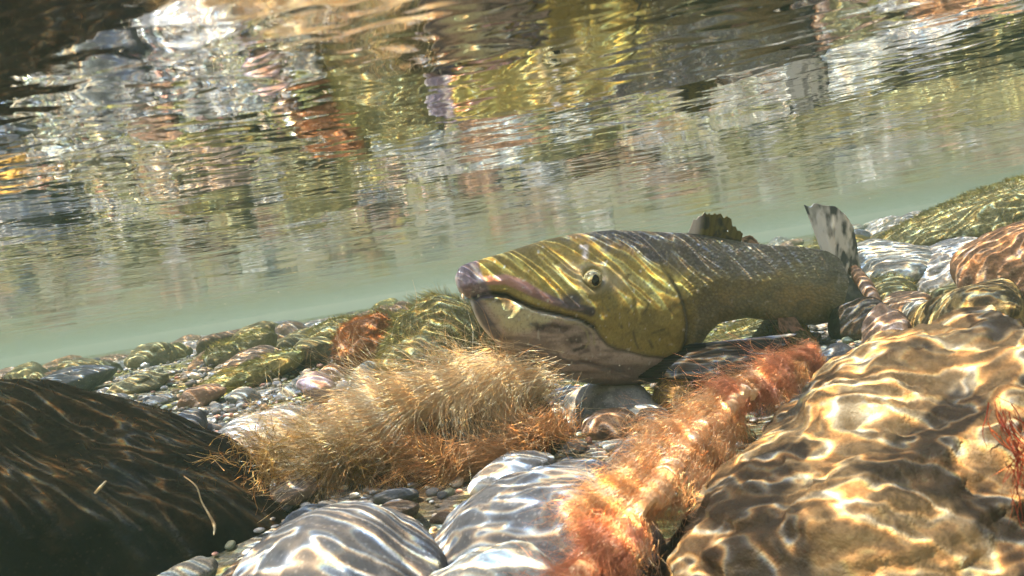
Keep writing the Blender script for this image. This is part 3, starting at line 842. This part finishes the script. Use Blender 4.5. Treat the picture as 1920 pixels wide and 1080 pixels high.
dj, pj = dist_poly(qx, qy, JAWB); D -= .0012*np.exp(-(dj/4)**2)
D += .003*np.exp(-((qx-1135)/70)**2-((qy-600)/40)**2)
eyeR = np.hypot((PXg-1113), (PYg-522)*.95)
D += .0045*np.exp(-((eyeR-24)/10)**2) - .007*np.exp(-(eyeR/17)**2)
D -= .003*np.exp(-((PXg-1045)/6)**2-((PYg-495)/4)**2)              # nostril
for k in range(5):                                                  # folds of the throat
    pts = [(1010+30*k, 650+9*k), (1080+25*k, 678+7*k), (1170+15*k, 690+6*k), (1245, 690+4*k)]
    dk, _ = dist_poly(qx, qy, pts); D -= .0012*np.exp(-(dk/2.6)**2)
D += fbm(np.stack([PXg.ravel()*.07, PYg.ravel()*.07, PXg.ravel()*0], 1), 3, 78).reshape(D.shape)*.0009*np.minimum(1, sw[:, None]/.03)
D += fbm(np.stack([PXg.ravel()*.02, PYg.ravel()*.02, PXg.ravel()*0], 1), 4, 77).reshape(D.shape)*.0022*np.minimum(1, sw[:, None]/.03)
sidef = np.abs(SX)
DEP = sd_[:, None] - sw[:, None]*SX - np.sign(SX)*D*sidef**.5
V = CF[None, None]*DEP[..., None] + CR*((PXg-960)/F*DEP)[..., None] + CU*((540-PYg)/F*DEP)[..., None]
# ---- skin colours
def T3(c): return np.array(c)[None, None]
def over(col, a, c): return col*(1-a[..., None]) + T3(c)*a[..., None]
nf = fbm(np.stack([PXg.ravel()*.045, PYg.ravel()*.045, SX.ravel()*0+3], 1), 5, 81, .6).reshape(D.shape)
nm = fbm(np.stack([PXg.ravel()*.14, PYg.ravel()*.14, SX.ravel()*0+5], 1), 4, 83, .6).reshape(D.shape)
nh = fbm(np.stack([PXg.ravel()*.012, PYg.ravel()*.09, SX.ravel()*0+5], 1), 4, 87, .6).reshape(D.shape)
hf0 = fbm(np.stack([PXg.ravel()*.22, PYg.ravel()*.22, SX.ravel()*0+18], 1), 3, 381, .7).reshape(D.shape)
col = np.zeros(D.shape+(3,))+T3((.26, .20, .046))
col = over(col, sstep(-.1, .5, nf)*.5, (.36, .30, .085))
col = over(col, sstep(.05, .5, -nf)*.45, (.15, .125, .04))
# body behind the gills duller
col = over(col, sstep(1275, 1330, qx)*.75, (.125, .10, .040))
col = over(col, sstep(1280, 1340, qx)*sstep(0, .4, nm)*.5, (.21, .165, .06))
col = over(col, np.exp(-((qx-1500)/42)**2-((qy-560)/30)**2)*.85, (.34, .22, .055))
col = over(col, np.exp(-((qx-1365)/25)**2-((qy-562)/18)**2)*.4, (.28, .19, .06))
# dark back
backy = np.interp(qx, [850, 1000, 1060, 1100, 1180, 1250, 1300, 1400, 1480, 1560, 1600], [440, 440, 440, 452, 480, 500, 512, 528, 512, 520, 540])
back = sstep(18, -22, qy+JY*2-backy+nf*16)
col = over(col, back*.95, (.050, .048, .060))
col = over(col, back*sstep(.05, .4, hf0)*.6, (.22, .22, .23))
col = over(col, sstep(1090, 960, qx)*sstep(498, 470, qy+nf*12)*.45, (.17, .13, .05))
spots = sstep(.33, .5, nm)*(qy < 560)*sstep(1080, 1160, qx)
col = over(col, spots*.55, (.03, .028, .03))
# blotches of the spawning flank
bn = fbm(np.stack([PXg.ravel()*.022, PYg.ravel()*.035, SX.ravel()*0+8], 1), 4, 181, .6).reshape(D.shape)
col = over(col, sstep(.05, .45, bn)*sstep(1290, 1340, qx)*.55, (.05, .045, .03))
col = over(col, sstep(.05, .4, -bn)*sstep(1290, 1340, qx)*(1-back)*.45, (.27, .19, .06))
col = over(col, sstep(.12, .5, bn)*sstep(1110, 1150, qx)*.35, (.12, .10, .04))
dd, _ = dist_poly(qx, qy, [(1296, 520), (1312, 560), (1314, 600), (1306, 645)]); col = over(col, np.exp(-(dd/5)**2)*.6*(.6+nm), (.035, .03, .02))
hf = fbm(np.stack([PXg.ravel()*.3, PYg.ravel()*.3, SX.ravel()*0+8], 1), 3, 281, .7).reshape(D.shape)
col = over(col, sstep(.12, .5, hf)*.4, (.09, .07, .03))
col = over(col, sstep(.15, .5, -hf)*.3, (.42, .36, .15))
# flecks and scratches of the cheek
for pts, w_ in (([(1205, 590), (1213, 578), (1216, 570)], 2.2), ([(1188, 622), (1192, 640), (1197, 652)], 2.5), ([(1222, 626), (1246, 618)], 1.8),
                ([(1208, 563), (1220, 561)], 1.6), ([(1248, 570), (1262, 590)], 1.6), ([(1140, 580), (1143, 582)], 2.5), ([(1218, 640), (1224, 652)], 3), ([(1165, 610), (1166, 613)], 2.6), ([(1176, 586), (1190, 572)], 1.2)):
    dd, _ = dist_poly(qx, qy, pts); col = over(col, np.exp(-(dd/w_)**2)*.75, (.05, .04, .02))
# pale patches round the eye and brow
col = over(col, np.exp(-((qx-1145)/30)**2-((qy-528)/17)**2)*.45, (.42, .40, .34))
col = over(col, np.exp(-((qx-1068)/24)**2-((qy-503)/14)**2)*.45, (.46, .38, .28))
# throat and lower jaw
below = np.zeros(D.shape)
low_poly = MOUTH+CHEEK[1:]+[(1290, 690), (1300, 760), (800, 760), (800, 565)]
thr = soft_in(qx, qy, low_poly, 5)
col = over(col, thr, (.42, .34, .29))
col = over(col, thr*sstep(0, .5, nh)*.6, (.47, .38, .35))
col = over(col, thr*sstep(.0, .4, -nh)*.75, (.17, .125, .115))
cream = soft_in(qx+JX, qy+JY, [(912, 558), (955, 562), (1000, 582), (1050, 595), (1030, 606), (985, 618), (955, 622), (935, 600)], 9)*thr
col = over(col, cream*.9, (.56, .53, .32))
col = over(col, soft_in(qx, qy, [(895, 556), (940, 551), (975, 566), (940, 568)], 5)*.85, (.10, .085, .035))
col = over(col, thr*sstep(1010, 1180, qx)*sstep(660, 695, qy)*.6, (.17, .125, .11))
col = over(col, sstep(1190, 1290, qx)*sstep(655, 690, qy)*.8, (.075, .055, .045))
for k in range(7):
    pts = [(960+28*k, 640+8*k), (1040+22*k, 668+7*k), (1120+20*k, 684+5*k), (1250, 690+4*k)]
    dd, _ = dist_poly(qx+JX, qy+JY, pts); col = over(col, np.exp(-(dd/2.)**2)*.55*thr, (.10, .07, .07))
for bx, by, rx, ry, a in ((1005, 606, 9, 4, .7), (1030, 622, 16, 4, .6), (1096, 662, 10, 4, .7), (1135, 668, 14, 3, .5), (960, 655, 12, 3, .4), (1018, 613, 14, 7, .95), (1040, 611, 14, 5, .9), (1060, 617, 10, 6, .8), (1082, 636, 12, 8, .8), (1087, 654, 13, 4, .95), (1068, 640, 6, 9, .5), (1100, 625, 6, 12, .6), (1120, 649, 5, 3, .6), (945, 632, 14, 5, .4)):
    col = over(col, np.clip(1.5*np.exp(-((qx+JX-bx)/rx)**2-((qy+JY-by)/ry)**2)*(1+.8*nm), 0, 1)*a, (.045, .03, .03))
for pts in ([(1060, 604), (1085, 608), (1100, 622), (1104, 640), (1098, 652)], [(1050, 600), (1090, 603), (1112, 622), (1114, 645)]):
    dd, _ = dist_poly(qx, qy, pts); col = over(col, np.exp(-(dd/2.2)**2)*.7, (.36, .33, .18))
col = over(col, thr*sstep(.1, .5, hf)*.45, (.16, .11, .10))
col = over(col, thr*sstep(.15, .5, nf)*.45, (.24, .18, .15))
# lip band
lipc = np.stack([np.interp(pl_, [0, .35, .6, .8, 1], v_) for v_ in ([.36, .46, .27, .09, .05], [.20, .25, .15, .065, .04], [.17, .19, .14, .07, .045])], -1)
lw = np.interp(pl_, [0, .2, .5, .8, 1], [7, 8, 10.5, 7, 9])
la = sstep(lw+2.5, lw-2.5, dl)
col = col*(1-la[..., None])+lipc*la[..., None]
col = over(col, la*sstep(.1, .5, nh)*.35, (.60, .40, .38))
col = over(col, np.clip(1.6*np.exp(-((qx-1072)/20)**2-((qy-562)/12)**2), 0, 1)*.92, (.035, .028, .035))
col = over(col, np.exp(-(dm/(4.6-2.2*pm))**2), (.015, .01, .012))
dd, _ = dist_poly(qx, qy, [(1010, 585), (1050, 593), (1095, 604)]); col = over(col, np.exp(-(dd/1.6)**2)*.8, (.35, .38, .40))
col = over(col, np.exp(-(dc_/2.6)**2)*.85, (.04, .03, .02))
dd, _ = dist_poly(qx, qy, [(900, 517), (940, 512), (985, 524), (1030, 550), (1060, 556)]); col = over(col, np.exp(-(dd/2.2)**2)*.5*(nm > -.1), (.08, .06, .03))
col = over(col, np.exp(-(dg_/4.0)**2)*.95*sstep(495, 530, qy), (.03, .025, .015))
# snout
sn = sstep(903, 893, qx+(qy-500)*-.45)*(qy < 558)
col = over(col, sn*.9, (.15, .12, .165))
col = over(col, sn*sstep(0, .4, nm)*.6, (.34, .27, .33))
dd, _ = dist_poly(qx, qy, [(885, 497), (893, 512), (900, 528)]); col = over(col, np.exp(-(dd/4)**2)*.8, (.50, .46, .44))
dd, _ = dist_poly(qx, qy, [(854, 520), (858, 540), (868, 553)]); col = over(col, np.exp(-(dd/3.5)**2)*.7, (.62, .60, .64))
dd, _ = dist_poly(qx, qy, [(888, 565), (900, 585), (918, 612), (930, 628)]); col = over(col, np.clip(1.5*np.exp(-((dd-3)/7)**2), 0, 1)*.85, (.055, .06, .10))
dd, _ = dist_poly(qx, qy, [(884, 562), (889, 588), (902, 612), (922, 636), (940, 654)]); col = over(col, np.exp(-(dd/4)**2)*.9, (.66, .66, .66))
# healed white scar on the nape, pale flecks
dd, _ = dist_poly(qx+JX, qy, [(1093, 462), (1102, 464), (1101, 472), (1099, 482)]); col = over(col, np.exp(-(dd/4.6)**2)*.95*(nm > -.3), (.80, .76, .80))
col = over(col, sstep(.62, .75, fbm(np.stack([PXg.ravel()*.11, PYg.ravel()*.11, SX.ravel()*0+5], 1), 2, 99).reshape(D.shape))*.6, (.5, .48, .42))
# rim of the eye socket
col = over(col, np.exp(-((eyeR-20)/3)**2)*.5*(PYg > 520), (.10, .085, .05))
col = over(col, np.exp(-((eyeR-24)/6)**2)*.5, (.40, .37, .25))
idx = np.arange(NS*NR).reshape(NS, NR); nx2 = np.roll(idx, -1, 1)
fc = np.stack([idx[:-1].ravel(), nx2[:-1].ravel(), nx2[1:].ravel(), idx[1:].ravel()], 1)
ORG = P(1250, 590, 1.12)
Vf = V.reshape(-1, 3)-ORG
me = mesh_from('body', Vf, fc)
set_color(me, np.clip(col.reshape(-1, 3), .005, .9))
uvw = me.attributes.new('skin', 'FLOAT_VECTOR', 'POINT')
uvw.data.foreach_set('vector', np.stack([PXg.ravel()/100, PYg.ravel()/100, SX.ravel()*0], 1).astype(np.float32).ravel())
bm = bmesh.new(); bm.from_mesh(me); bm.verts.ensure_lookup_table()
for ring in (idx[0], idx[-1]):
    bm.faces.new([bm.verts[int(i)] for i in ring])
bm.normal_update(); bmesh.ops.recalc_face_normals(bm, faces=bm.faces); bm.to_mesh(me); bm.free()
t = NT('salmon_skin')
at = t.n('ShaderNodeAttribute', attribute_name='tint'); sk = t.n('ShaderNodeAttribute', attribute_name='skin')
sepx = t.n('ShaderNodeSeparateXYZ'); t.link(sk.outputs['Vector'], sepx.inputs[0])
onbody = t.ramp(sepx.outputs[0], 12.6, 13.1)
mpv = t.n('ShaderNodeMapping'); mpv.inputs['Scale'].default_value = (13, 20, 1); mpv.inputs['Rotation'].default_value = (0, 0, .1)
t.link(sk.outputs['Vector'], mpv.inputs[0])
vo = t.voronoi(mpv.outputs[0], 1., 'F1', .85)
fine = t.noise(sk.outputs['Vector'], 22, 5, .65)
mid = t.noise(sk.outputs['Vector'], 6, 4, .65, 1.)
c = t.mix(t.math('MULTIPLY', t.ramp(fine, .5, .75), .45), at.outputs['Color'], t.mix(.5, at.outputs['Color'], (.02, .018, .015)))
c = t.mix(t.math('MULTIPLY', t.ramp(mid, .55, .75), .3), c, t.mix(.5, at.outputs['Color'], (.45, .4, .25)))
c = t.mix(t.math('MULTIPLY', t.math('MULTIPLY', onbody, t.ramp(vo.outputs['Distance'], .3, .65)), .35), c, (.03, .028, .02))
hgt = t.math('ADD', t.math('MULTIPLY', t.math('MULTIPLY', vo.outputs['Distance'], onbody), -.8), t.math('MULTIPLY', fine, .35))
M_skin = t.done(t.principled(c, .42, t.bump(hgt, .8, .0022), .45, **{'Coat Weight': .06, 'Coat Roughness': .2}))
fish = bpy.data.objects.new('salmon', None); C.objects.link(fish); fish.location = ORG; fish.empty_display_size = .05
tag(fish, 'large olive salmon with dark back and hooked pinkish jaw facing left over the stones', 'salmon')
obj('body', me, M_skin, fish)

# eye
def ball(name, r, mat, parent, loc, sc_=(1, 1, 1), n=4):
    v, f = ico(n)
    return obj(name, mesh_from(name, v*r*np.array(sc_), f), mat, parent, loc)
de = float(smooth_interp(np.array([1113.]), d_x, d_y, 22)[0]-smooth_interp(np.array([1113.]), w_x, w_y, 6)[0]*.99)
t = NT('eye_iris'); tc = t.n('ShaderNodeTexCoord').outputs['Object']; n = t.noise(tc, 260, 4, .6)
M_iris = t.done(t.principled(t.mix(t.ramp(n, .4, .7), (.42, .38, .20), (.16, .13, .05)), .12, None, .6, **{'Coat Weight': 1.}))
M_pup = plain('eye_pupil', (.004, .004, .005), (.008, .008, .008), rough=.08, bump=0)
eye = ball('eye', .0115, M_iris, fish, P(1112, 522, de+.0055)-ORG)
ep = P(1116, 525, de-.0036)
pu = ball('pupil', .0054, M_pup, eye, Vector(ep-P(1112, 522, de+.0055)), (.95, .6, 1.35), 3)
eye2 = ball('eye', .0125, M_iris, fish, P(1112, 522, 2*float(smooth_interp(np.array([1113.]), d_x, d_y, 22)[0])-de-.0055)-ORG)

# fins
t = NT('salmon_fin')
at = t.n('ShaderNodeAttribute', attribute_name='tint')
pr = t.principled(at.outputs['Color'], .6, None, .12); tl = t.n('ShaderNodeBsdfTranslucent'); t.link(at.outputs['Color'], tl.inputs[0])
mx = t.n('ShaderNodeMixShader'); mx.inputs[0].default_value = .25; t.link(pr, mx.inputs[1]); t.link(tl.outputs[0], mx.inputs[2])
M_fin = t.done(mx.outputs[0])
def fin(name, base, tip, colf, rays=14, thick=.0016, ragged=.12, seed=0, bend=.0, nu=110, nv=60):
    """base and tip: lists of (px,py,d); rays run from base to tip"""
    def samp(a, u):
        a = np.array(a, float); s = u*(len(a)-1)
        i = np.minimum(s.astype(int), len(a)-2); f = (s-i)[:, None]
        p0 = a[np.maximum(i-1, 0)]; p1 = a[i]; p2 = a[i+1]; p3 = a[np.minimum(i+2, len(a)-1)]
        return .5*((2*p1)+(-p0+p2)*f+(2*p0-5*p1+4*p2-p3)*f**2+(-p0+3*p1-3*p2+p3)*f**3)
    u = np.linspace(0, 1, nu); B_, T_ = samp(base, u), samp(tip, u)
    rg = 1-ragged*np.clip(.5+fbm(np.stack([u*rays*.9, u*0, u*0], 1), 3, seed)*1.3+.5*np.abs(np.sin(u*rays*math.pi))*.5, 0, 1.3)
    rg[0] = rg[-1] = 1
    vv_ = np.linspace(0, 1, nv)
    G = B_[:, None]+(T_-B_)[:, None]*(vv_[None, :, None]*(rg[:, None, None]))
    px, py, d = G[..., 0], G[..., 1], G[..., 2]
    W3 = CF*d[..., None]+CR*((px-960)/F*d)[..., None]+CU*((540-py)/F*d)[..., None]
    n0 = np.cross(np.gradient(W3, axis=0), np.gradient(W3, axis=1)); n0 /= np.linalg.norm(n0, axis=2)[..., None]+1e-12
    ray = np.cos(u*rays*2*math.pi)[:, None]*np.ones((1, nv))
    wav = bend*np.sin(u*5+seed)[:, None]*vv_[None]**1.5
    W3 = W3+n0*wav[..., None]
    th_ = thick*(1-.75*vv_)[None]*(.88+.12*ray)*np.minimum(1, np.minimum(u, 1-u)*25+.1)[:, None]
    A_, Bk = W3+n0*th_[..., None], W3-n0*th_[..., None]
    I1 = np.arange(nu*nv).reshape(nu, nv); I2 = I1+nu*nv
    q = lambda a, b, c_, d_: np.stack([a.ravel(), b.ravel(), c_.ravel(), d_.ravel()], 1)
    fs = [q(I1[:-1, :-1], I1[1:, :-1], I1[1:, 1:], I1[:-1, 1:]), q(I2[:-1, :-1], I2[:-1, 1:], I2[1:, 1:], I2[1:, :-1]),
          q(I1[:-1, -1], I1[1:, -1], I2[1:, -1], I2[:-1, -1]), q(I1[:-1, 0], I2[:-1, 0], I2[1:, 0], I1[1:, 0]),
          q(I1[0, :-1], I1[0, 1:], I2[0, 1:], I2[0, :-1]), q(I1[-1, :-1], I2[-1, :-1], I2[-1, 1:], I1[-1, 1:])]
    U, Vv = np.meshgrid(u, vv_, indexing='ij')
    nn_ = fbm(np.stack([U.ravel()*rays*.8, Vv.ravel()*4, 0*U.ravel()], 1), 4, seed+3).reshape(U.shape)
    cl = colf(U, Vv, nn_, ray)
    me = mesh_from(name, np.concatenate([A_.reshape(-1, 3), Bk.reshape(-1, 3)])-ORG, np.concatenate(fs))
    set_color(me, np.clip(np.concatenate([cl.reshape(-1, 3)]*2), .004, .9))
    return obj(name, me, M_fin, fish)
def lerp(a, b, t_): return np.array(a)*(1-t_[..., None])+np.array(b)*t_[..., None]
def c_dorsal(U, V_, n, ray):
    c = lerp((.17, .14, .045), (.06, .055, .045), sstep(-.2, .3, n))
    c = c*(1-.25*(ray[..., None] < -.3))
    return c*(1-sstep(.30, .12, U)[..., None])+np.array((.66, .64, .64))*sstep(.30, .12, U)[..., None]
fin('dorsal_fin', [(1288, 441, 1.11), (1320, 446, 1.14), (1350, 452, 1.17), (1388, 460, 1.21)],
    [(1304, 410, 1.11), (1330, 395, 1.14), (1362, 403, 1.17), (1392, 438, 1.21)], c_dorsal, 11, ragged=.2, seed=4, bend=.003)
def c_adip(U, V_, n, ray): return lerp((.5, .34, .24), (.12, .09, .07), sstep(-.2, .3, n))
fin('adipose_fin', [(1392, 460, 1.22), (1405, 462, 1.24), (1420, 464, 1.26)], [(1390, 446, 1.22), (1408, 441, 1.24), (1426, 452, 1.26)], c_adip, 5, .001, .3, 9)
def c_tail(U, V_, n, ray):
    c = lerp((.10, .11, .13), (.24, .25, .24), sstep(-.25, .35, n))
    e = np.clip(sstep(.6, .05, U)*sstep(1., .6, V_)+(n*1.6+.07*ray)*(U < .6), 0, 1)
    c = c*(1-e[..., None])+np.array((.88, .88, .88))*e[..., None]
    return lerp(c[..., :], (.15, .13, .05), sstep(.75, 1, U)*.8) if False else c*(1-(sstep(.7, 1, U)*.7)[..., None])+np.array((.14, .13, .06))*(sstep(.7, 1, U)*.7)[..., None]
fin('tail_fin', [(1548, 494, 1.38), (1560, 486, 1.41), (1574, 500, 1.44), (1584, 530, 1.46), (1578, 565, 1.45), (1564, 592, 1.43)],
    [(1509, 384, 1.35), (1556, 383, 1.40), (1594, 420, 1.46), (1612, 500, 1.52), (1640, 575, 1.55), (1632, 650, 1.55)], c_tail, 22, .0022, .035, 12, .003, nu=200)
def c_pect(U, V_, n, ray):
    c = lerp((.016, .013, .012), (.045, .034, .026), sstep(-.2, .4, n))
    e = sstep(.12, .0, U)*sstep(.1, .4, V_)
    return c*(1-.15*(ray < -.2))[..., None]*(1-e[..., None])+np.array((.22, .22, .26))*e[..., None]
fin('pectoral_fin', [(1250, 650, 1.065), (1240, 672, 1.05), (1215, 694, 1.045), (1190, 708, 1.05)],
    [(1500, 628, 1.06), (1478, 655, 1.0), (1420, 684, .98), (1330, 712, .99)], c_pect, 14, .003, .07, 20, .003, nu=150)
fin('pectoral_fin', [(1262, 652, 1.18), (1262, 675, 1.18), (1248, 690, 1.18)],
    [(1440, 640, 1.30), (1430, 655, 1.32), (1340, 680, 1.3)], c_pect, 14, .003, .07, 22, .003)
def c_pelv(U, V_, n, ray): return lerp((.42, .24, .17), (.2, .12, .08), sstep(-.2, .3, n))
fin('pelvic_fin', [(1455, 590, 1.24), (1470, 592, 1.25), (1490, 594, 1.27)], [(1462, 622, 1.21), (1485, 628, 1.22), (1510, 622, 1.26)], c_pelv, 8, .0015, .2, 31)
M_tooth = plain('tooth_enamel', (.7, .68, .6), (.6, .56, .5), rough=.3, bump=0)
for (tx, ty) in ((868, 556), (897, 556)):
    v, f = ico(2); dt = float(np.interp(tx, d_x, d_y))-.012
    obj('tooth', mesh_from('tooth', v*np.array([.0014, .0014, .0036]), f), M_tooth, fish, P(tx, ty, dt)-ORG)

# ------------------------------------------------------------------ specks carried by the current
v0, f0 = ico(1); vs_, fs_ = [], []
for k in range(260):
    d = random.uniform(.45, 2.4); p = P(random.uniform(0, 1920), random.uniform(250, 900), d)
    if p[2] > ZS-.012 or p[2] < float(bed_z(np.array([p[0]]), np.array([p[1]]))[0])+.02: continue
    r = random.uniform(.00025, .0007)*(.5+d*.5)
    vs_.append(v0*r*np.array([random.uniform(.6, 1.8), 1, random.uniform(.5, 1)])+p); fs_.append(f0+42*len(fs_) if len(v0) == 42 else f0+len(v0)*len(fs_))
M_speck = plain('drifting_silt', (.7, .66, .55), (.5, .45, .35), bump=0)
tag(obj('drifting_silt', mesh_from('drifting_silt', np.concatenate(vs_), np.concatenate(fs_)), M_speck), 'fine specks of silt drifting in the water', 'silt', kind='stuff')
